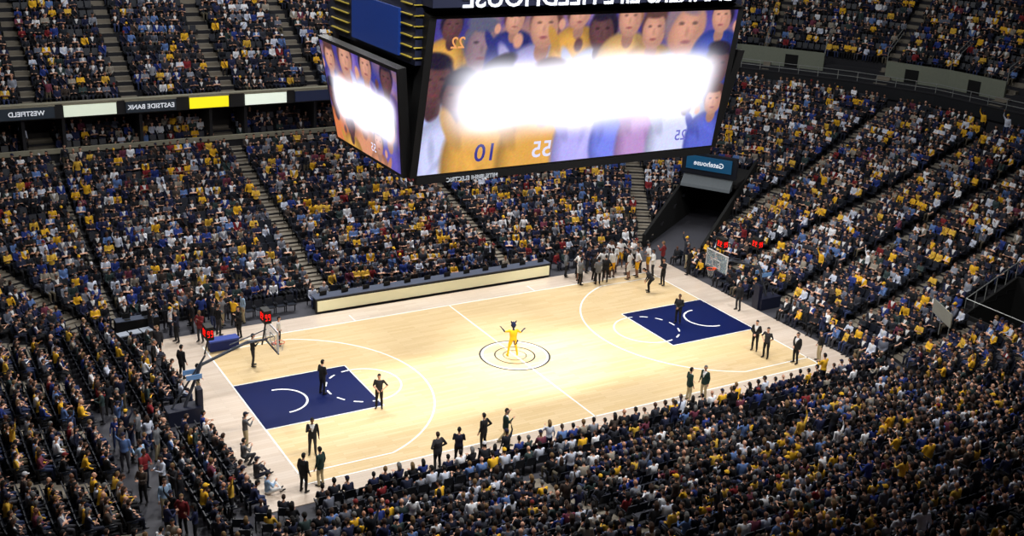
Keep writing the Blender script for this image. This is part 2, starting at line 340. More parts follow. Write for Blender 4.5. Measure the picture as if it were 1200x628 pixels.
def instancer(name,pos,rz,vi,scl,coll):
    N=len(pos);me=bpy.data.meshes.new(name);me.vertices.add(N);me.vertices.foreach_set('co',np.asarray(pos,np.float32).ravel())
    a=me.attributes.new('rot','FLOAT_VECTOR','POINT');rv=np.zeros((N,3),np.float32);rv[:,2]=rz;a.data.foreach_set('vector',rv.ravel())
    a=me.attributes.new('vi','INT','POINT');a.data.foreach_set('value',np.asarray(vi,np.int32))
    a=me.attributes.new('scl','FLOAT','POINT');a.data.foreach_set('value',np.asarray(scl,np.float32))
    me.update();o=bpy.data.objects.new(name,me);sc.collection.objects.link(o)
    ng=bpy.data.node_groups.new(name,'GeometryNodeTree');ng.interface.new_socket('Geometry',in_out='INPUT',socket_type='NodeSocketGeometry');ng.interface.new_socket('Geometry',in_out='OUTPUT',socket_type='NodeSocketGeometry')
    n=ng.nodes;gi=n.new('NodeGroupInput');go=n.new('NodeGroupOutput');ip=n.new('GeometryNodeInstanceOnPoints');ci=n.new('GeometryNodeCollectionInfo')
    ci.inputs['Collection'].default_value=coll;ci.inputs['Separate Children'].default_value=True;ci.inputs['Reset Children'].default_value=True
    def na(nm,t):
        x=n.new('GeometryNodeInputNamedAttribute');x.data_type=t;x.inputs['Name'].default_value=nm;return x.outputs['Attribute']
    er=n.new('FunctionNodeEulerToRotation');L=ng.links.new
    L(gi.outputs[0],ip.inputs['Points']);L(ci.outputs[0],ip.inputs['Instance']);ip.inputs['Pick Instance'].default_value=True
    L(na('vi','INT'),ip.inputs['Instance Index']);L(na('rot','FLOAT_VECTOR'),er.inputs[0]);L(er.outputs[0],ip.inputs['Rotation']);L(na('scl','FLOAT'),ip.inputs['Scale'])
    L(ip.outputs[0],go.inputs[0]);md=o.modifiers.new('instances','NODES');md.node_group=ng
    return o
# ------------------------------------------------------------------ bowl geometry
RD=.82
def zrow(k): return .15+.19*k+.0022*k*k
CXR,CXL,CY,R0=15.5,-18.0,8.5,3.0
def base_loop():
    pts=[];nr=[]
    def seg(a,b,n):
        a=V(a,float);b=V(b,float);L=np.linalg.norm(b-a);k=int(L/.4)
        for i in range(k): pts.append(a+(b-a)*i/k);nr.append(V(n,float))
    def arc(cx,cy,a0,a1):
        k=40
        for i in range(k):
            a=a0+(a1-a0)*i/k;n=V([math.cos(a),math.sin(a)]);pts.append(V([cx,cy])+n*R0);nr.append(n)
    h=math.pi/2
    seg((CXL,CY+R0),(CXR,CY+R0),(0,1));arc(CXR,CY,h,0);seg((CXR+R0,CY),(CXR+R0,-CY),(1,0));arc(CXR,-CY,0,-h)
    seg((CXR,-CY-R0),(CXL,-CY-R0),(0,-1));arc(CXL,-CY,-h,-2*h);seg((CXL-R0,-CY),(CXL-R0,CY),(-1,0));arc(CXL,CY,2*h,h)
    return V(pts),V(nr)
BP,BN=base_loop()
PG=[(0,28.5),(30,28.5),(36.5,26.2),(41.6,18.8),(44.3,12.6),(44.9,5),(44.9,0)]
def inside(x,y,mar=0):
    x=abs(x);y=abs(y)
    for i in range(len(PG)-1):
        a,b=PG[i],PG[i+1];dx,dy=b[0]-a[0],b[1]-a[1];L=math.hypot(dx,dy)
        if (dx*(y-a[1])-dy*(x-a[0]))/L>-mar: return False
    return True
TA=math.radians(33)
PU=1.4
NV=(24.2,28.4,-12.6,-8.4)
def region_cut(x,y):
    rx,ry=(x-CXR),(y-CY)
    u=rx*math.cos(TA)+ry*math.sin(TA);w=-rx*math.sin(TA)+ry*math.cos(TA)
    if 0<u<13+PU and abs(w)<2.0: return True
    return NV[0]<x<NV[1] and NV[2]<y<NV[3]
def aisle(x,y,nx,ny):
    if abs(nx)<1e-6: return any(abs(x-a)<.6 for a in(-18,-6.2,6,17.9))
    if abs(ny)<1e-6: return any(abs(y-a)<.6 for a in(-5,0.0,5))
    cx=CXR if x>0 else CXL;ang=math.degrees(math.atan2(abs(y)-CY,abs(x-cx)));rr=math.hypot(abs(y)-CY,x-cx)
    return any(abs(math.radians(ang-a))*rr<.6 for a in(12,62))
conc=mat('dark_concrete',(.14,.14,.16),.9);stair=mat('stair_concrete',(.5,.47,.42),.9);lconc=mat('light_concrete',(.62,.6,.52),.85)
def rows(P,N,offs,zs,name,cut,aislef,rd=RD,step=.54,occ=.93,endlim=None):
    mb=MB();ppl=[];seats=[];n=len(P)
    for k,(d,z) in enumerate(zip(offs,zs)):
        A=P+N*d;B=P+N*(d+rd);zp=zs[k-1] if k else z-.4
        for i in range(n-(0 if endlim is None else 1)):
            j=(i+1)%n;c=(A[i]+B[j])/2
            if np.linalg.norm(P[i]-P[j])>3 or cut(c[0],c[1]): continue
            mb.quad((*A[i],z),(*B[i],z),(*B[j],z),(*A[j],z),conc);mb.quad((*A[i],zp),(*A[i],z),(*A[j],z),(*A[j],zp),conc)
            if aislef((A[i][0]+A[j][0])/2,(A[i][1]+A[j][1])/2,N[i][0],N[i][1]) :
                t=nrm(A[j]-A[i]);zn=zs[k+1] if k+1<len(zs) else z+.3
                q=A[i]-t*.02;w=A[j]+t*.02;hh=(zn-z)/2
                q2=B[i]-N[i]*rd*.42;w2=B[j]-N[j]*rd*.42
                mb.quad((*q,z+.01),(*(q2),z+.01),(*w2,z+.01),(*w,z+.01),stair)
                mb.hexa([(*q2,z),(*w2,z),(*B[j],z),(*B[i],z),(*q2,z+hh),(*w2,z+hh),(*B[j],z+hh),(*B[i],z+hh)],stair)
        Md=P+N*(d+rd*.5);loop=np.vstack([Md,Md[:1]]) if endlim is None else Md
        L=np.concatenate([[0],np.cumsum(np.linalg.norm(np.diff(loop,axis=0),axis=1))])
        s=np.arange(.2+rng.random()*.2,L[-1],step)
        X=np.interp(s,L,loop[:,0]);Y=np.interp(s,L,loop[:,1]);ii=np.clip(np.searchsorted(L,s)-1,0,n-1)
        gap=0
        for x,y,i in zip(X,Y,ii):
            if cut(x,y) or aislef(x,y,N[i][0],N[i][1]): continue
            if any(cut(x+ex,y+ey) for ex,ey in((.5,0),(-.5,0),(0,.5),(0,-.5))): continue
            yaw=math.atan2(N[i][0],-N[i][1]);seats.append((x,y,z,yaw))
            oc=occ(x,y,z) if callable(occ) else occ
            if gap>0: gap-=1;continue
            if rng.random()>oc: gap=int(rng.integers(0,2));continue
            ppl.append((x,y,z,yaw))
    mb.obj(name)
    return ppl,seats
cutL=lambda x,y: (not inside(x,y,.0)) or region_cut(x,y) or x<-33 or (y<-27.3)
offs=[k*RD for k in range(29)];zs=[zrow(k) for k in range(29)]
pl1,se1=rows(BP,BN,offs,zs,'lower_bowl_terrace',cutL,aisle,occ=.965,step=.51)
loop=[(-34,28.5)]+PG[1:]+[(a,-b) for a,b in PG[::-1][1:-1]]
dn=[]
for a,b in zip(loop[:-1],loop[1:]):
    a=V(a,float);b=V(b,float);k=max(1,int(np.linalg.norm(b-a)/.5))
    for i in range(k): dn.append(a+(b-a)*i/k)
dn=V(dn);tg=np.gradient(dn,axis=0)
for _ in range(14): tg[1:-1]=(tg[:-2]+tg[1:-1]*2+tg[2:])/4
tg/=np.linalg.norm(tg,axis=1)[:,None];UN=np.stack([-tg[:,1],tg[:,0]],1);UP=dn
selm=(UP[:,0]<46)&(UP[:,1]>-14);UP=UP[selm];UN=UN[selm]
def aisleU(x,y,nx,ny):
    if ny>.97: return any(abs(x-a)<.55 for a in(-24.8,-18.6,-12.4,-6.2,0,6.2,12.4,18.6,24.8))
    if nx>.97: return any(abs(y-a)<.55 for a in(-10,-4,2,8))
    a=math.degrees(math.atan2(ny,nx));return any(abs(a-b)<1.0 for b in(25,40,55,70))
uz=[8.35+.50*k for k in range(17)]
def occU(x,y,z): return .95 if y>27.5 and x<30 else .88
pl2,se2=rows(UP,UN,[.35+.85*k for k in range(17)],uz,'upper_deck_terrace',lambda x,y:False,aisleU,rd=.85,occ=occU,endlim=1,step=.51)
pl2=[q for q in pl2 if not(q[0]>33 and q[2]<9.7)];se2=[q for q in se2 if not(q[0]>33 and q[2]<9.7)]
clubP=V([(x,28.9) for x in np.arange(-34,26,.5)]);clubN=V([(0,1.)]*len(clubP))
pl3,se3=rows(clubP,clubN,[0,.9,1.8],[5.0,5.3,5.6],'club_level_terrace',lambda x,y:False,lambda x,y,a,b:any(abs(x-q)<.9 for q in(-18,-6.2,6,18)),rd=.9,occ=.8,endlim=1)
ncP=V([(x,-27.5) for x in np.arange(-6,42,.5)]);ncN=V([(0,-1.)]*len(ncP))
pl4,se4=rows(ncP,ncN,[.85*k for k in range(7)],[5.4+.36*k for k in range(7)],'near_club_terrace',lambda x,y:False,lambda x,y,a,b:any(abs(x-q)<.6 for q in(0,8,16,24)),rd=.85,occ=.95,endlim=1)
# floor seats
fl=[]
for y0 in(-9.75,-10.6):
    for x in np.arange(-14.5,16.5,.56): fl.append((x,y0,0,0))
for x in np.arange(-7.1,8.1,.7): fl.append((x,10.75,0,math.pi))
for sx in(-1,1):
    for xo in(16.9,17.75):
        for y in np.arange(-8.6,8.6,.6):
            if abs(y)<1.5: continue
            fl.append((sx*xo,y,0,math.pi/2 if sx>0 else -math.pi/2))
for y in np.arange(-10.5,11,.6): fl.append((-18.6,y,0,-math.pi/2))
for xo in(-19.5,-20.35):
    for y in np.arange(2.6,11,.6): fl.append((xo,y,0,-math.pi/2))
for xo in(-16.0,-16.9,-17.8):
    for y in(-9.9,-10.7): fl.append((xo,y,0,-.5))
for x in np.arange(9,15.5,.62): fl.append((x,10.4,0,math.pi))
fl=[q for q in fl if min(math.hypot(q[0]-a,q[1]-b) for a,b in placed)>.6 and not(q[0]<-15 and q[1]>8.4 and q[0]>-18.5)]
flp=[q for q in fl if rng.random()<.95]
flooremp=[(x,10.3,0,math.pi) for x in np.arange(-11.5,-8,.6)]
def mk(name,lst,standp=.03,allstand=False):
    a=V(lst);N=len(a);vi=rng.integers(0,11,N);st=rng.random(N)<standp;vi[st]=rng.integers(11,14,st.sum())
    pos=a[:,:3].copy();pos[:,:2]+=rng.normal(0,.035,(N,2))
    instancer(name,pos,a[:,3]+rng.normal(0,.18,N),vi,rng.uniform(.9,1.07,N),vc)
mk('lower_bowl_crowd',pl1,.035);mk('upper_deck_crowd',pl2,.02);mk('club_level_crowd',pl3+pl4);mk('courtside_crowd',flp,.05)
wk=[];occd=list(placed)
for _ in range(400):
    x,y=rng.uniform(-20.6,-19.2),rng.uniform(-10.5,2.2)
    if len(wk)<20 and min(math.hypot(x-a,y-b) for a,b in occd)>.6: occd.append((x,y));wk.append((x,y,0,rng.uniform(-3,3)))
for _ in range(400):
    x,y=rng.uniform(-16.4,-12),rng.uniform(9.3,10.9)
    if len(wk)<32 and min(math.hypot(x-a,y-b) for a,b in occd)>.6: occd.append((x,y));wk.append((x,y,0.02,rng.uniform(-3,3)))
mk('walkway_crowd',wk,1.1)
sea=V(se1+se2+se3+se4+fl+flooremp);instancer('arena_seats',sea[:,:3],sea[:,3],np.zeros(len(sea)),np.ones(len(sea)),scoll)
# ------------------------------------------------------------------ floor and court
mb=MB();fm=mat('arena_floor_concrete',(.24,.24,.27),.7);mb.quad((-40,-36,-.02),(50,-36,-.02),(50,34,-.02),(-40,34,-.02),fm);mb.obj('floor')
wm=bpy.data.materials.new('maple_wood');wm.use_nodes=True;nt=wm.node_tree;b=nt.nodes['Principled BSDF']
tc=nt.nodes.new('ShaderNodeTexCoord');br=nt.nodes.new('ShaderNodeTexBrick');br.inputs['Scale'].default_value=1
br.inputs['Brick Width'].default_value=1.6;br.inputs['Row Height'].default_value=.2;br.inputs['Mortar Size'].default_value=.004
br.inputs['Color1'].default_value=s2l((.90,.80,.63))+(1,);br.inputs['Color2'].default_value=s2l((.86,.75,.56))+(1,);br.inputs['Mortar'].default_value=s2l((.74,.62,.44))+(1,)
nt.links.new(tc.outputs['Object'],br.inputs['Vector']);nt.links.new(br.outputs['Color'],b.inputs['Base Color']);b.inputs['Roughness'].default_value=.3
b.inputs['Coat Weight'].default_value=.5;b.inputs['Coat Roughness'].default_value=.16
wm2=wm.copy();wm2.name='pale_apron_wood'
for nd in wm2.node_tree.nodes:
    if nd.type=='TEX_BRICK':
        nd.inputs['Color1'].default_value=s2l((.85,.79,.73))+(1,);nd.inputs['Color2'].default_value=s2l((.81,.74,.67))+(1,);nd.inputs['Mortar'].default_value=s2l((.7,.64,.58))+(1,)
mb=MB();mb.box((0,.15,0),(32.8,18.3,.04),wm2);mb.box((0,0,.012),(28.65,15.24,.03),wm)
mb.obj('basketball_court')
ln=mat('court_line_white',(.99,.99,.98),.3,noise=0);nv=mat('court_paint_navy',(.035,.09,.29),.3,noise=.08,nscale=1);dk=mat('court_line_dark',(.05,.09,.13),.4,noise=0)
lm=MB();Z=.031
def rect(x0,y0,x1,y1,m,z=Z): lm.quad((x0,y0,z),(x1,y0,z),(x1,y1,z),(x0,y1,z),m)
def arc(cx,cy,r,a0,a1,m,w=.06,z=Z,dash=0):
    n=max(8,int(abs(a1-a0)*r/.15))
    for i in range(n):
        if dash and (i//dash)%2: continue
        a=a0+(a1-a0)*i/n;c=a0+(a1-a0)*(i+1)/n
        lm.quad(*[(cx+q*math.cos(t),cy+q*math.sin(t),z) for q,t in((r-w/2,a),(r+w/2,a),(r+w/2,c),(r-w/2,c))],m)
X,Y=14.325,7.62;w=.08
rect(-X,Y-w,X,Y,ln);rect(-X,-Y,X,-Y+w,ln);rect(-X,-Y,-X+w,Y,ln);rect(X-w,-Y,X,Y,ln);rect(-.04,-Y,.04,Y,ln)
for s in(-1,1):
    a,b2=sorted((s*14.26,s*8.53));rect(a,-2.44,b2,2.44,nv,Z+.004)
    z2=Z+.008
    for yy in(-2.44,2.44): rect(a,yy-.03,b2,yy+.03,ln,z2)
    rect(s*8.53-.03,-2.44,s*8.53+.03,2.44,ln,z2)
    d=0 if s<0 else math.pi
    arc(s*8.53,0,1.83,d-math.pi/2,d+math.pi/2,ln,.08,z2);arc(s*8.53,0,1.83,d+math.pi/2,d+1.5*math.pi,ln,.09,z2,dash=3)
    arc(s*12.75,0,1.25,d-math.pi/2,d+math.pi/2,ln,.1,z2)
    yc=6.7;al=math.asin(yc/7.24);xs=s*12.75-s*7.24*math.cos(al)
    arc(s*12.75,0,7.24,d-al,d+al,ln,.085)
    a,b2=sorted((s*X,xs))
    for yy in(-yc,yc): rect(a,yy-.04,b2,yy+.04,ln)
    rect(s*(14.325-8.53)-.03,7.62,s*(14.325-8.53)+.03,8.5,ln)
arc(0,0,1.83,0,2*math.pi,dk,.1,Z+.004);arc(0,0,1.72,0,2*math.pi,ln,.1,Z+.004);arc(0,0,1.05,0,2*math.pi,dk,.08,Z+.004);arc(0,0,.61,0,2*math.pi,dk,.05,Z+.004)
lm.obj('court_markings')
# ------------------------------------------------------------------ hoops
def hoop(s):
    mb=MB();pad=mat('hoop_padding_dark_navy',(.05,.07,.16),.5);wh=mat('white_frame',(.75,.75,.76),.4);og=mat('rim_orange',(.9,.3,.08),.4);gl=mat('backboard_glass',(.8,.9,.95),.1,alpha=.2,noise=0)
    red=mat('led_red',(1,.08,.05),.5,emit=1.3,noise=0);blk=mat('black_plastic',(.03,.03,.03),.5);arm=mat('hoop_arm_grey',(.3,.32,.36),.4,metal=.4)
    X=lambda x:s*x
    mb.box((X(17.3),0,.35),(1.5,.8,.7),pad);mb.box((X(16.55),0,.75),(.25,.45,1.5),pad)
    mb.tube([(X(17.2),0,.7),(X(16.4),0,2.6),(X(14.2),0,3.35),(X(13.35),0,3.3)],[.08,.08,.07,.06],arm,8)
    mb.tube([(X(17.8),0,.7),(X(16.2),0,3.0)],[.045,.045],arm,6)
    for yy in(-.45,.45): mb.tube([(X(15),yy*.4,3.25),(X(13.2),yy,3.6)],[.03,.025],arm,6)
    bx=X(13.1)
    mb.box((bx,0,3.43),(.04,1.78,1.02),gl)
    for yy in(-.9,.9): mb.box((bx,yy,3.43),(.06,.05,1.1),wh)
    for zz in(2.9,3.96): mb.box((bx,0,zz),(.06,1.86,.06),wh if zz>3 else pad)
    f=bx-s*.03
    for yy in(-.3,.3): mb.box((f,yy,3.3),(.02,.05,.46),wh)
    for zz in(3.08,3.52): mb.box((f,0,zz),(.02,.62,.05),wh)
    c=V([X(12.72),0,3.05]);pts=[c+V([.23*math.cos(a),.23*math.sin(a),0]) for a in np.linspace(0,2*math.pi,19)]
    mb.tube(pts,[.014]*19,og,6,cap=False);mb.box((X(13.0),0,3.03),(.2,.15,.08),og)
    net=mat('net_white',(.75,.75,.75),.8)
    for k in range(12):
        a=k*math.pi/6
        for dd in(.26,-.26):
            mb.tube([c+V([.23*math.cos(a),.23*math.sin(a),0]),c+V([.15*math.cos(a+dd),.15*math.sin(a+dd),-.22]),c+V([.13*math.cos(a),.13*math.sin(a),-.42])],[.004]*3,net,4,cap=False)
    for xx,zz in((13.35,4.5),(16.0,4.15)):
        mb.box((X(xx),0,zz),(.34,.62,.62),blk);mb.tube([(X(xx),0,zz-.3),(X(xx+.2),0,3.1)],[.04,.04],blk,6)
        for fx,fy,ax in((-s*.18,0,'x'),(0,-.32,'y'),(0,.32,'y'),(s*.18,0,'x')):
            for dgt in(-1,1):
                for (a,bb,ww,hh) in((0,.14,.1,.022),(0,-.14,.1,.022),(.045,.07,.022,.12),(.045,-.07,.022,.12),(-.045,.07,.022,.12),(0,0,.1,.022)):
                    if ax=='x': mb.box((X(xx)+fx,dgt*.11+a,zz+bb),(.02,ww,hh),red)
                    else: mb.box((X(xx)+dgt*.075+a*.8,fy,zz+bb),(ww*.8,.02,hh),red)
    bs=mat('hoop_sign_blue',(.35,.5,.68),.4,emit=.2)
    mb.box((X(16.8),-.3,2.2),(.7,.05,.22),bs);mb.box((X(16.8),.3,2.2),(.7,.05,.22),bs)
    mb.obj('basketball_hoop')
hoop(-1);hoop(1)
mb=MB();led=mat('led_board_cream',(.92,.89,.72),.4,emit=.35,noise=.05,nscale=2);blk=mat('black_plastic',(.03,.03,.03),.5);gr=mat('table_grey',(.28,.31,.38),.5)
mb.box((.3,9.5,.44),(15.4,.12,.78),blk);mb.box((.3,9.43,.43),(15.2,.03,.62),led);mb.box((.3,9.85,.86),(15.4,.8,.06),gr)
for x in np.arange(-7.2,8.1,1.9): mb.box((x,10.0,.42),(.08,.5,.82),blk)
for x in np.arange(-6.8,8,1.3):
    mb.box((x,9.85,1.02),(.42,.04,.26),blk,rz=.1);mb.box((x,9.9,.92),(.1,.1,.1),blk)
mb.obj('scorers_table')
bd=mat('blue_drape',(.07,.13,.38),.8)
mb=MB();mb.box((0,0,.74),(2.2,.6,.05),gr);mb.box((0,-.3,.38),(2.2,.03,.7),blk)
for s in(-1,1): mb.box((s*1.1,0,.37),(.03,.6,.72),blk)
for k in(-1,1): mb.box((k*.5,.1,.9),(.4,.05,.28),blk);mb.box((k*.5,-.15,.78),(.3,.2,.02),blk)
mb.obj('media_table',loc=(-16.8,11.0,0))
mb=MB();mb.box((0,0,.28),(1.5,.55,.5),bd);mb.box((0,0,.56),(1.54,.6,.08),mat('blue_cushion',(.2,.28,.6),.6));mb.obj('padded_blue_bench',loc=(-13.4,6.9,0.03))
mb=MB();cl=mat('crate_lid_white',(.62,.65,.7),.5)
for k in range(3):
    mb.box((k*.6,0,.35),(.5,.5,.7),blk);mb.box((k*.6,0,.73),(.54,.54,.06),cl);mb.box((k*.6,-.26,.4),(.2,.02,.2),gr)
mb.obj('equipment_crates',loc=(-17.9,9.1,0),rz=.15)
# ------------------------------------------------------------------ fascia, club level
mb=MB();fas=mat('fascia_dark',(.08,.09,.11),.6);n=len(UP)
for i in range(n-1):
    a,b2=UP[i],UP[i+1];A0,B0=a-UN[i]*.12,b2-UN[i+1]*.12;a2,b3=a+UN[i]*.35,b2+UN[i+1]*.35
    mb.hexa([(*A0,7.7),(*B0,7.7),(*b3,7.7),(*a2,7.7),(*A0,8.6),(*B0,8.6),(*b3,8.6),(*a2,8.6)],fas)
    A1,B1=a-UN[i]*.16,b2-UN[i+1]*.16
    mb.hexa([(*A1,8.6),(*B1,8.6),(*b3,8.6),(*a2,8.6),(*A1,8.68),(*B1,8.68),(*b3,8.68),(*a2,8.68)],lconc if a[0]<32 else conc)
mb.obj('upper_deck_fascia')
mb=MB()
for i in range(n-1):
    a,b2=UP[i],UP[i+1]
    top=5.75 if a[0]<25 else 7.7
    mb.quad((*a,0),(*b2,0),(*b2,top),(*a,top),conc)
    if a[0]<25: mb.hexa([(a[0],a[1]-.08,top-.3),(b2[0],b2[1]-.08,top-.3),(b2[0],b2[1]+.12,top-.3),(a[0],a[1]+.12,top-.3),(a[0],a[1]-.08,top),(b2[0],b2[1]-.08,top),(b2[0],b2[1]+.12,top),(a[0],a[1]+.12,top)],lconc)
mb.obj('bowl_rear_wall')  # full-height wall behind the bowl rows, with a ledge on the far side
mb=MB();mb.quad((-34,31.7,5),(26,31.7,5),(26,31.7,8.2),(-34,31.7,8.2),mat('suite_dark_panelling',(.12,.1,.09),.8));mb.quad((-34,28.6,7.7),(26,28.6,7.7),(26,32,7.7),(-34,32,7.7),conc)
for x in(-30,-24,-19.2,-16.8,-12,-7.4,-5,0,4.8,7.2,12,17,19): mb.box((x,30.2,6.5),(.2,2.9,2.5),conc)
mb.obj('club_suite_panels')
def textmesh(s,size,bold=True):
    cu=bpy.data.curves.new('tx','FONT');cu.body=s;cu.size=size;cu.align_x='CENTER';cu.extrude=.02;cu.offset=size*.012 if bold else 0;cu.resolution_u=3
    ob=bpy.data.objects.new('tx',cu);sc.collection.objects.link(ob);dg=bpy.context.evaluated_depsgraph_get();m2=bpy.data.meshes.new_from_object(ob.evaluated_get(dg))
    v=V([tuple(q.co) for q in m2.vertices]);f=[tuple(q.vertices) for q in m2.polygons];bpy.data.objects.remove(ob);v[:,0]*=-1
    return v,[q[::-1] for q in f]
wtx=mat('sign_text_white',(.9,.92,.95),.5,emit=.5,noise=0)
def sign(x,wd,col,em,txt=None):
    mb=MB();mb.box((0,0,0),(wd,.1,.72),mat('ribbon_%s'%str(col),col,.5,emit=em,noise=.05))
    mb.box((0,.03,.4),(wd+.1,.14,.06),lconc)
    if txt:
        v,f=textmesh(txt,.42);mb.add(np.stack([v[:,0],-.06-v[:,2],v[:,1]-.14],1),f,wtx)
    mb.obj('ribbon_sign_board',loc=(x,28.3,8.15))
nvy=(.14,.18,.22)
for x,wd,col,em,t in[(-22.8,3.2,(.86,.88,.84),.6,None),(-19,3.3,nvy,.3,'WESTFIELD'),(-15.2,3.2,(.86,.9,.82),.65,None),(-11.4,3.2,nvy,.3,'EASTSIDE BANK'),(-7.6,2.6,(.95,.88,.1),.9,None),(-3.7,2.9,(.88,.92,.86),.8,None),(0,3.2,(.12,.16,.28),.3,None),(3.8,3,(.86,.88,.85),.5,None),(7.6,3,nvy,.3,'HEALTH'),(11.4,3,(.95,.88,.1),.6,None),(15.2,3,nvy,.3,'ENERGY'),(19,3,(.86,.88,.86),.5,None)]: sign(x,wd,col,em,t)
mb=MB();rl=mat('rail_grey',(.6,.61,.6),.4,metal=.3);vcn=mat('vomitory_concrete',(.5,.52,.46),.9)
for i in range(0,n-1):
    if UP[i][0]<33: continue
    a,b2=UP[i]+UN[i]*1.9,UP[i+1]+UN[i+1]*1.9
    if (i//9)%3!=2:
        a2,b3=a+UN[i]*.2,b2+UN[i+1]*.2
        mb.hexa([(*a,8.6),(*b2,8.6),(*b3,8.6),(*a2,8.6),(*a,10.3),(*b2,10.3),(*b3,10.3),(*a2,10.3)],vcn)
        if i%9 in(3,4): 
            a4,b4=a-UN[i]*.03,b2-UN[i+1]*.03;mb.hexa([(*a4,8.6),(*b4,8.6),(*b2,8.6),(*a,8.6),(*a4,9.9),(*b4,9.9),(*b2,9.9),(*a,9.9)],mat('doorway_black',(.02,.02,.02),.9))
    q,w2=UP[i]+UN[i]*.05,UP[i+1]+UN[i+1]*.05
    if i%3==0: mb.tube([(*q,8.6),(*q,9.4)],[.03,.03],rl,5)
    for hz in(9.4,9.0): mb.tube([(*q,hz),(*w2,hz)],[.025,.025],rl,4)
    if i%9==0:
        for dd in(0,.9):
            q=UP[i]+UN[i]*2.0;w2=UP[i]+UN[i]*5
            mb.tube([(*q,10.1+dd*.5),(*q,10.9+dd*.5),(*w2,12.2+dd*.5)],[.035]*3,rl,5)
mb.obj('concourse_wall')  # concourse wall segments with doorways and railings
def portal(cx,cy,name):
    d=V([math.cos(TA),math.sin(TA)]);ctr=V([cx,cy])+d*PU;yaw=math.atan2(d[1],d[0])
    mb=MB();dk2=mat('tunnel_black',(.02,.02,.02),.9);
    R=np.array(Matrix.Rotation(yaw,3,'Z'));W=lambda q:V(q)@R.T+V([ctr[0],ctr[1],0])
    def bx(c,s,m): mb.box(W(c),s,m,rot=R)
    for s in(-1,1):
        vs=[(R0-PU,s*2.05-.1,0),(13,s*2.05-.1,0),(13,s*2.05+.1,0),(R0-PU,s*2.05+.1,0),(R0-PU,s*2.05-.1,.9),(13,s*2.05-.1,4.2),(13,s*2.05+.1,4.2),(R0-PU,s*2.05+.1,.9)]
        mb.hexa([W(q) for q in vs],dk2)
    bx((10.6,0,3.35),(4.6,4.1,.3),dk2);bx((8.3,0,4.6),(.3,4.0,1.5),mat('portal_navy',(.04,.08,.14),.6));bx((8.1,0,4.7),(.12,3.3,.95),mat('sign_teal_blue',(.05,.3,.45),.4,emit=.35))
    mb.hexa([W(q) for q in[(7.6,-1.8,3.0),(7.6,1.8,3.0),(8.3,1.8,3.0),(8.3,-1.8,3.0),(7.7,-1.8,3.2),(7.7,1.8,3.2),(8.3,1.8,3.8),(8.3,-1.8,3.8)]],mat('awning_grey',(.34,.37,.39),.6))
    bx((12.9,0,1.6),(.2,4,3.2),dk2)
    v,f=textmesh('Gatehouse',.5);q=np.stack([np.full(len(v),8.02)-v[:,2],-v[:,0],v[:,1]+4.55],1);mb.add(W(q),f,wtx)
    mb.obj(name)
portal(CXR,CY,'tunnel_entrance')
mb=MB();tb=MATS['tunnel_black']
for y in(NV[2],NV[3]): mb.hexa([(NV[0],y-.08,0),(NV[1],y-.08,0),(NV[1],y+.08,0),(NV[0],y+.08,0),(NV[0],y-.08,1.5),(NV[1],y-.08,3.2),(NV[1],y+.08,3.2),(NV[0],y+.08,1.5)],tb)
for x,h in((NV[0],1.6),(NV[1],3.2)): mb.box((x,(NV[2]+NV[3])/2,h/2),(.15,NV[3]-NV[2],h),tb)
for k in range(6): mb.tube([(NV[0]+k*.8,NV[3],1.5+k*.33),(NV[0]+k*.8,NV[3],2.5+k*.33)],[.03,.03],rl,5)
mb.tube([(NV[0],NV[3],2.5),(NV[1],NV[3],4.2)],[.03,.03],rl,5);mb.tube([(NV[0],NV[3],2.5),(NV[0],NV[2],2.5)],[.03,.03],rl,5)
mb.obj('vomitory')
mb=MB();mb.box((0,0,.55),(2.4,.06,.75),mat('banner_grey',(.6,.6,.56),.6))
for sx in(-1.1,0,1.1): mb.tube([(sx,0,-.7),(sx,0,.95)],[.03,.03],rl,6)
mb.obj('hanging_banner',loc=(21.2,-9.3,1.9),rz=1.1)
mb=MB();wl=mat('arena_wall',(.1,.1,.12),.9)
mb.quad((-60,52,0),(75,52,0),(75,52,38),(-60,52,38),wl);mb.obj('wall_far')
mb=MB();mb.quad((72,-70,0),(72,60,0),(72,60,38),(72,-70,38),wl);mb.obj('wall_right')
mb=MB();mb.quad((-60,-70,38),(75,-70,38),(75,60,38),(-60,60,38),wl);mb.obj('ceiling')
# ------------------------------------------------------------------ scoreboard
root=bpy.data.objects.new('center_hung_scoreboard',None);sc.collection.objects.link(root);root.location=(-.33,0,0)
nav=mat('scoreboard_navy',(.05,.07,.16),.5);bk=mat('scoreboard_black',(.025,.025,.03),.5)
scrm=bpy.data.materials.new('led_screen');scrm.use_nodes=True;nt=scrm.node_tree;nt.nodes.clear()
out=nt.nodes.new('ShaderNodeOutputMaterial');em=nt.nodes.new('ShaderNodeEmission');at=nt.nodes.new('ShaderNodeAttribute');at.attribute_name='scol'
uv=nt.nodes.new('ShaderNodeAttribute');uv.attribute_name='suv';sx=nt.nodes.new('ShaderNodeSeparateXYZ');L=nt.links.new
nz=nt.nodes.new('ShaderNodeTexNoise');nz.inputs['Scale'].default_value=4;nz.inputs['Detail'].default_value=1;L(uv.outputs['Vector'],nz.inputs['Vector'])
vm=nt.nodes.new('ShaderNodeVectorMath');vm.operation='MULTIPLY_ADD';vm.inputs[1].default_value=(.05,.14,0);L(nz.outputs['Color'],vm.inputs[0]);L(uv.outputs['Vector'],vm.inputs[2]);L(vm.outputs[0],sx.inputs[0])
def mr(src,a,b,inv=False):
    q=nt.nodes.new('ShaderNodeMapRange');q.interpolation_type='SMOOTHSTEP';q.inputs[1].default_value=a;q.inputs[2].default_value=b
    if inv: q.inputs[3].default_value=1;q.inputs[4].default_value=0
    L(src,q.inputs[0]);return q.outputs[0]
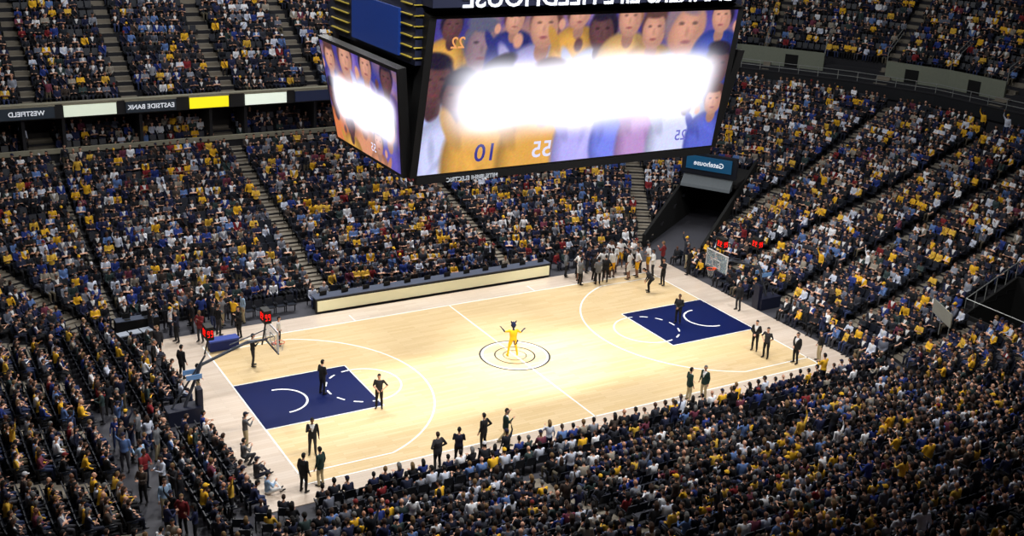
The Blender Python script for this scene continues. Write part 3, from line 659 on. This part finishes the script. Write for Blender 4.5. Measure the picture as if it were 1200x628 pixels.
def mul(a,b):
    q=nt.nodes.new('ShaderNodeMath');q.operation='MULTIPLY';L(a,q.inputs[0])
    if isinstance(b,(int,float)): q.inputs[1].default_value=b
    else: L(b,q.inputs[1])
    return q.outputs[0]
def powr(a,b):
    q=nt.nodes.new('ShaderNodeMath');q.operation='POWER';L(a,q.inputs[0]);q.inputs[1].default_value=b;return q.outputs[0]
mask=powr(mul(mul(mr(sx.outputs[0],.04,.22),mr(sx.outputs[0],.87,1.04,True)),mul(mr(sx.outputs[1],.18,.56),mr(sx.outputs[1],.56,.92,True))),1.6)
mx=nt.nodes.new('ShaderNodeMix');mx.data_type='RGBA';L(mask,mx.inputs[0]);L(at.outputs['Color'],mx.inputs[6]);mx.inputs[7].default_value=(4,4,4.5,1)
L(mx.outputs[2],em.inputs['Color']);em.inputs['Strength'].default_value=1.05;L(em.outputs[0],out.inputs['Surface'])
def raster(W,H,asp,ppl,seed):
    g=np.random.default_rng(seed);s,t=np.meshgrid((np.arange(W)+.5)/W,(np.arange(H)+.5)/H)
    img=np.zeros((H,W,3))+V([.26,.22,.5])
    def blob(cx,cy,rx,ry,col,soft=.35,al=1.0,pw=2,rot=0):
        X=(s-cx)*asp;Yv=t-cy
        if rot: X,Yv=X*math.cos(rot)+Yv*math.sin(rot),-X*math.sin(rot)+Yv*math.cos(rot)
        d=1-(np.abs(X/rx)**pw+np.abs(Yv/ry)**pw);a=(np.clip(d/soft,0,1)*al)[...,None];img[:]=img*(1-a)+V(col)*a
    for _ in range(90): blob(g.random(),g.random(),.04+.18*g.random(),.04+.18*g.random(),g.choice([(.15,.15,.4),(.5,.42,.75),(.75,.6,.8),(.35,.25,.62),(.85,.6,.35),(.2,.25,.6)]),1,.5,2,g.random()*3)
    for cx,cy,r,body,sk,hr in ppl:
        b=V(body);k=V(sk);tl=g.normal()*.25;ox=tl*.3*r/asp
        blob(cx,cy-2.9*r,2.1*r,2.3*r,b*.7,.25,1,2.4);blob(cx-.02,cy-2.8*r,1.6*r,2.0*r,b,.7,1,2.4)
        for _ in range(5): blob(cx+g.normal()*.8*r/asp,cy-2.7*r+g.normal()*.7*r,.22*r,.9*r,b*g.uniform(.65,1.15),1,.5,2,g.normal()*.5)
        blob(cx,cy-1.1*r,.42*r,.6*r,k*.72)
        blob(cx+ox,cy+.22*r,.95*r,1.05*r,hr,.35,1,2,tl);blob(cx,cy-.08*r,.78*r,1.0*r,k*.82,.3,1,2.2,tl);blob(cx-.12*r/asp,cy,.55*r,.8*r,k,1,.9,2,tl)
        blob(cx+ox,cy+.95*r,.85*r,.42*r,hr,.5,1,2,tl)
        for q in(-1,1): blob(cx+q*.3*r/asp,cy+.18*r,.17*r,.09*r,k*.35,1,.8)
        blob(cx,cy-.12*r,.12*r,.25*r,k*.75,1,.6);blob(cx,cy-.5*r,.28*r,.1*r,(.5,.22,.22),1,.7)
        sd=g.choice([-1,1]);blob(cx+sd*1.7*r/asp,cy-1.6*r,.35*r,1.2*r,b*.85,.5,1,2,-sd*.5);blob(cx+sd*1.3*r/asp,cy-.6*r,.3*r,.42*r,k*.95,.6)
    img+=g.normal(0,.02,img.shape)
    return np.clip(img*.9+V([.5,.48,.95])*.1,0,1)
def screen(BL,BRr,TR,TL,ppl,texts,W=240,H=100,seed=1):
    BL,BRr,TR,TL=[V(q,float) for q in(BL,BRr,TR,TL)];nn=nrm(np.cross(BRr-BL,TL-BL))
    asp=np.linalg.norm(BRr-BL)/np.linalg.norm(TL-BL);img=raster(W+1,H+1,asp,ppl,seed)
    s,t=np.meshgrid(np.linspace(0,1,W+1),np.linspace(0,1,H+1));s=s.ravel()[:,None];t=t.ravel()[:,None]
    vs=((BL*(1-s)+BRr*s)*(1-t)+(TL*(1-s)+TR*s)*t+nn*.012).tolist();us=np.hstack([s,t,s*0]).tolist();cs=img.reshape(-1,3).tolist()
    fs=[(j*(W+1)+i,j*(W+1)+i+1,(j+1)*(W+1)+i+1,(j+1)*(W+1)+i) for j in range(H) for i in range(W)]
    for (tx,s0,t0,size,col) in texts:
        v,f=textmesh(tx,size);o=len(vs)
        for a,b in v[:,:2]:
            ss=min(max(s0+a/asp,0),1);tt=min(max(t0+b,0),1);vs.append(((BL*(1-ss)+BRr*ss)*(1-tt)+(TL*(1-ss)+TR*ss)*tt+nn*.03).tolist());us.append((ss,tt,0));cs.append(col)
        fs+=[tuple(i+o for i in q) for q in f]
    me=bpy.data.meshes.new('led_screen');me.from_pydata([tuple(q) for q in vs],[],fs);me.materials.append(scrm)
    cs=np.asarray(cs);cl=np.where(cs<=.04045,cs/12.92,((cs+.055)/1.055)**2.4);cl=np.hstack([cl,np.ones((len(cl),1))])
    a=me.attributes.new('scol','FLOAT_COLOR','POINT');a.data.foreach_set('color',cl.astype(np.float32).ravel())
    a=me.attributes.new('suv','FLOAT_VECTOR','POINT');a.data.foreach_set('vector',V(us,np.float32).ravel())
    me.update();o=bpy.data.objects.new('led_screen',me);sc.collection.objects.link(o);o.parent=root
so_=(.93,.66,.5);sd=(.42,.26,.22);bl=(.12,.09,.12);bn=(.35,.22,.16);gd=(.93,.68,.25);lv=(.78,.75,.95);wt=(.88,.9,1.)
mp=[(.05,.95,.09,gd,sd,bl),(.145,.82,.15,(.3,.3,.36),(.62,.5,.5),(.36,.36,.42)),(.235,.98,.09,(.2,.22,.5),so_,bn),(.33,.93,.14,lv,so_,bn),(.44,1.0,.1,gd,so_,bn),(.52,.88,.13,wt,sd,bl),(.61,.96,.12,(.95,.75,.4),so_,(.6,.4,.25)),(.7,.88,.13,gd,so_,bn),
(.82,.88,.19,wt,so_,(.55,.45,.45)),(.94,.95,.11,(.2,.28,.65),so_,bl),(.96,.6,.14,(.25,.3,.7),sd,bl),(.02,.6,.15,(.75,.78,.95),sd,bl),(.09,.5,.14,(.85,.87,1.),sd,bl),
(.2,.55,.16,gd,sd,bl),(.37,.52,.16,gd,so_,bn),(.53,.5,.14,(.75,.72,.98),so_,bn),(.64,.48,.12,(.5,.55,.95),so_,bl),(.75,.5,.14,(.78,.6,.8),so_,bn),(.87,.5,.15,wt,sd,bl),(.97,.35,.1,(.35,.4,.8),so_,bn)]
screen((-7.9,-4.9,11.85),(7.9,-4.9,11.85),(7.7,-6.0,18.5),(-7.7,-6.0,18.5),mp,[('10',.2,.06,.17,(.25,.24,.55)),('55',.38,.05,.16,(.88,.88,1)),('22',.07,.82,.1,(.95,.65,.4)),('25',.87,.07,.11,(.45,.45,.8))],300,130)
screen((7.9,3.2,11.85),(-7.9,3.2,11.85),(-7.7,4.3,18.5),(7.7,4.3,18.5),mp,[])
mp2=[(.12,.85,.14,(.35,.3,.6),so_,bn),(.35,.9,.18,(.9,.5,.3),so_,bn),(.62,.92,.15,lv,so_,bl),(.87,.88,.14,(.5,.35,.65),sd,bl),(.08,.45,.15,(.9,.5,.25),sd,bl),(.5,.45,.18,(.9,.6,.4),so_,bn),(.87,.42,.16,(.4,.35,.7),so_,bl),(.28,.22,.12,gd,sd,bl),(.7,.2,.12,(.9,.6,.4),so_,bn)]
screen((-8.42,2.6,11.85),(-8.42,-4.45,11.85),(-9.0,-5.1,16.3),(-9.0,3.4,16.3),mp2,[('55',.62,.08,.12,(.9,.9,1))],140,90,2)
screen((8.42,-4.45,11.85),(8.42,2.6,11.85),(9.0,3.4,16.3),(9.0,-5.1,16.3),mp2,[],140,90,2)
mb=MB()
def panel(BL,BR_,TR,TL,th,mg,m,mv=None):
    mv=mg if mv is None else mv
    BL,BR_,TR,TL=[V(q,float) for q in(BL,BR_,TR,TL)];u=nrm(BR_-BL);v=nrm(TL-BL);nn=nrm(np.cross(u,v))
    c=[BL-u*mg-v*mv,BR_+u*mg-v*mv,TR+u*mg+v*mv,TL-u*mg+v*mv];bkk=[q-nn*th for q in c]
    mb.hexa([bkk[0],bkk[1],c[1],c[0],bkk[3],bkk[2],c[2],c[3]],m)
panel((-7.9,-4.9,11.85),(7.9,-4.9,11.85),(7.7,-6.0,18.5),(-7.7,-6.0,18.5),.7,.32,bk,.12)
panel((7.9,3.2,11.85),(-7.9,3.2,11.85),(-7.7,4.3,18.5),(7.7,4.3,18.5),.7,.32,bk,.12)
panel((-8.42,2.6,11.85),(-8.42,-4.45,11.85),(-9.0,-5.1,16.3),(-9.0,3.4,16.3),.4,.15,bk)
panel((8.42,-4.45,11.85),(8.42,2.6,11.85),(9.0,3.4,16.3),(9.0,-5.1,16.3),.4,.15,bk)
mb.box((0,-.85,15.5),(15.6,7.0,6.8),bk)
mb.box((0,-.85,17.9),(16.7,9.2,2.6),nav);mb.box((0,-.85,20.1),(16.2,11.2,2.2),nav);mb.box((0,-.85,22.5),(12,8,2.6),bk)
gp=mat('scoreboard_gold',(.62,.55,.2),.4,emit=.12);bp=mat('scoreboard_blue',(.08,.2,.48),.4,emit=.2)
for s in(-1,1):
    mb.box((s*8.42,-1.65,17.75),(.12,4.9,1.9),bp)
    for k in range(6):
        zz=16.9+k*.42
        mb.box((s*8.42,-4.75,zz),(.1,.95,.04),gp);mb.box((s*8.42,2.3,zz),(.1,2.0,.04),gp)
for k in range(6): mb.box((-8.0,-5.5,16.9+k*.42),(.9,.06,.04),gp)
v,f=textmesh('BANKERS LIFE FIELDHOUSE',1.05);v[:,0]*=13.6/(v[:,0].max()-v[:,0].min());mb.add(np.stack([v[:,0],-6.5-v[:,2],v[:,1]+19.0],1),f,mat('sign_text_soft',(.75,.77,.82),.5,emit=.3,noise=0))
v,f=textmesh('MITSUBISHI ELECTRIC',.26);mb.add(np.stack([v[:,0]-5.3,-4.98-v[:,2],v[:,1]+11.46],1),f,mat('sign_text_grey',(.6,.62,.65),.5,emit=.2,noise=0))
mb.box((0,-4.75,11.58),(15.8,.3,.3),bk)
for sx_ in(-5,5):
    for sy_ in(-3.5,1.8): mb.tube([(sx_,sy_,23.5),(sx_*1.1,sy_,37.9)],[.05,.05],met,6)
o=mb.obj('housing');o.parent=root
# ------------------------------------------------------------------ lights
def area(x,y,z,tx,ty,tz,sx,sy,e,col=(1,.98,.95),spread=180):
    l=bpy.data.lights.new('court_and_fill_light','AREA');l.shape='RECTANGLE';l.size=sx;l.size_y=sy;l.energy=e;l.color=col;l.spread=math.radians(spread)
    o=bpy.data.objects.new('court_and_fill_light',l);sc.collection.objects.link(o);o.location=(x,y,z);o.rotation_euler=(Vector((tx,ty,tz))-Vector((x,y,z))).to_track_quat('-Z','Y').to_euler()
for x in(-13,-4.5,4.5,13):
    for y in(-15,15): area(x,y,29,x*.6,y*-.05,0,3,2,1330,spread=105)
for x,y,e in((-10,32,1450),(10,32,1400),(30,26,1450),(36,5,1350),(-22,0,900),(-18,22,1300),(20,-20,560),(-2,-20,600)):  # fill lights added above the stands to brighten the crowd
    area(x*.8,y*.8,31,x,y,4,6,4,e,(.96,.98,1))
for x,y in((-3,-22),(6,18)):
    l=bpy.data.lights.new('follow_spot','SPOT');l.energy=21000;l.spot_size=math.radians(17);l.spot_blend=1;l.shadow_soft_size=.4;l.color=(1,.99,.97)
    o=bpy.data.objects.new('follow_spot',l);sc.collection.objects.link(o);o.location=(x,y,30);o.rotation_euler=(Vector((.8,.5,0))-o.location).to_track_quat('-Z','Y').to_euler()
w=bpy.data.worlds.new('world');sc.world=w;w.use_nodes=True;w.node_tree.nodes['Background'].inputs[0].default_value=(.02,.022,.03,1);w.node_tree.nodes['Background'].inputs[1].default_value=.5
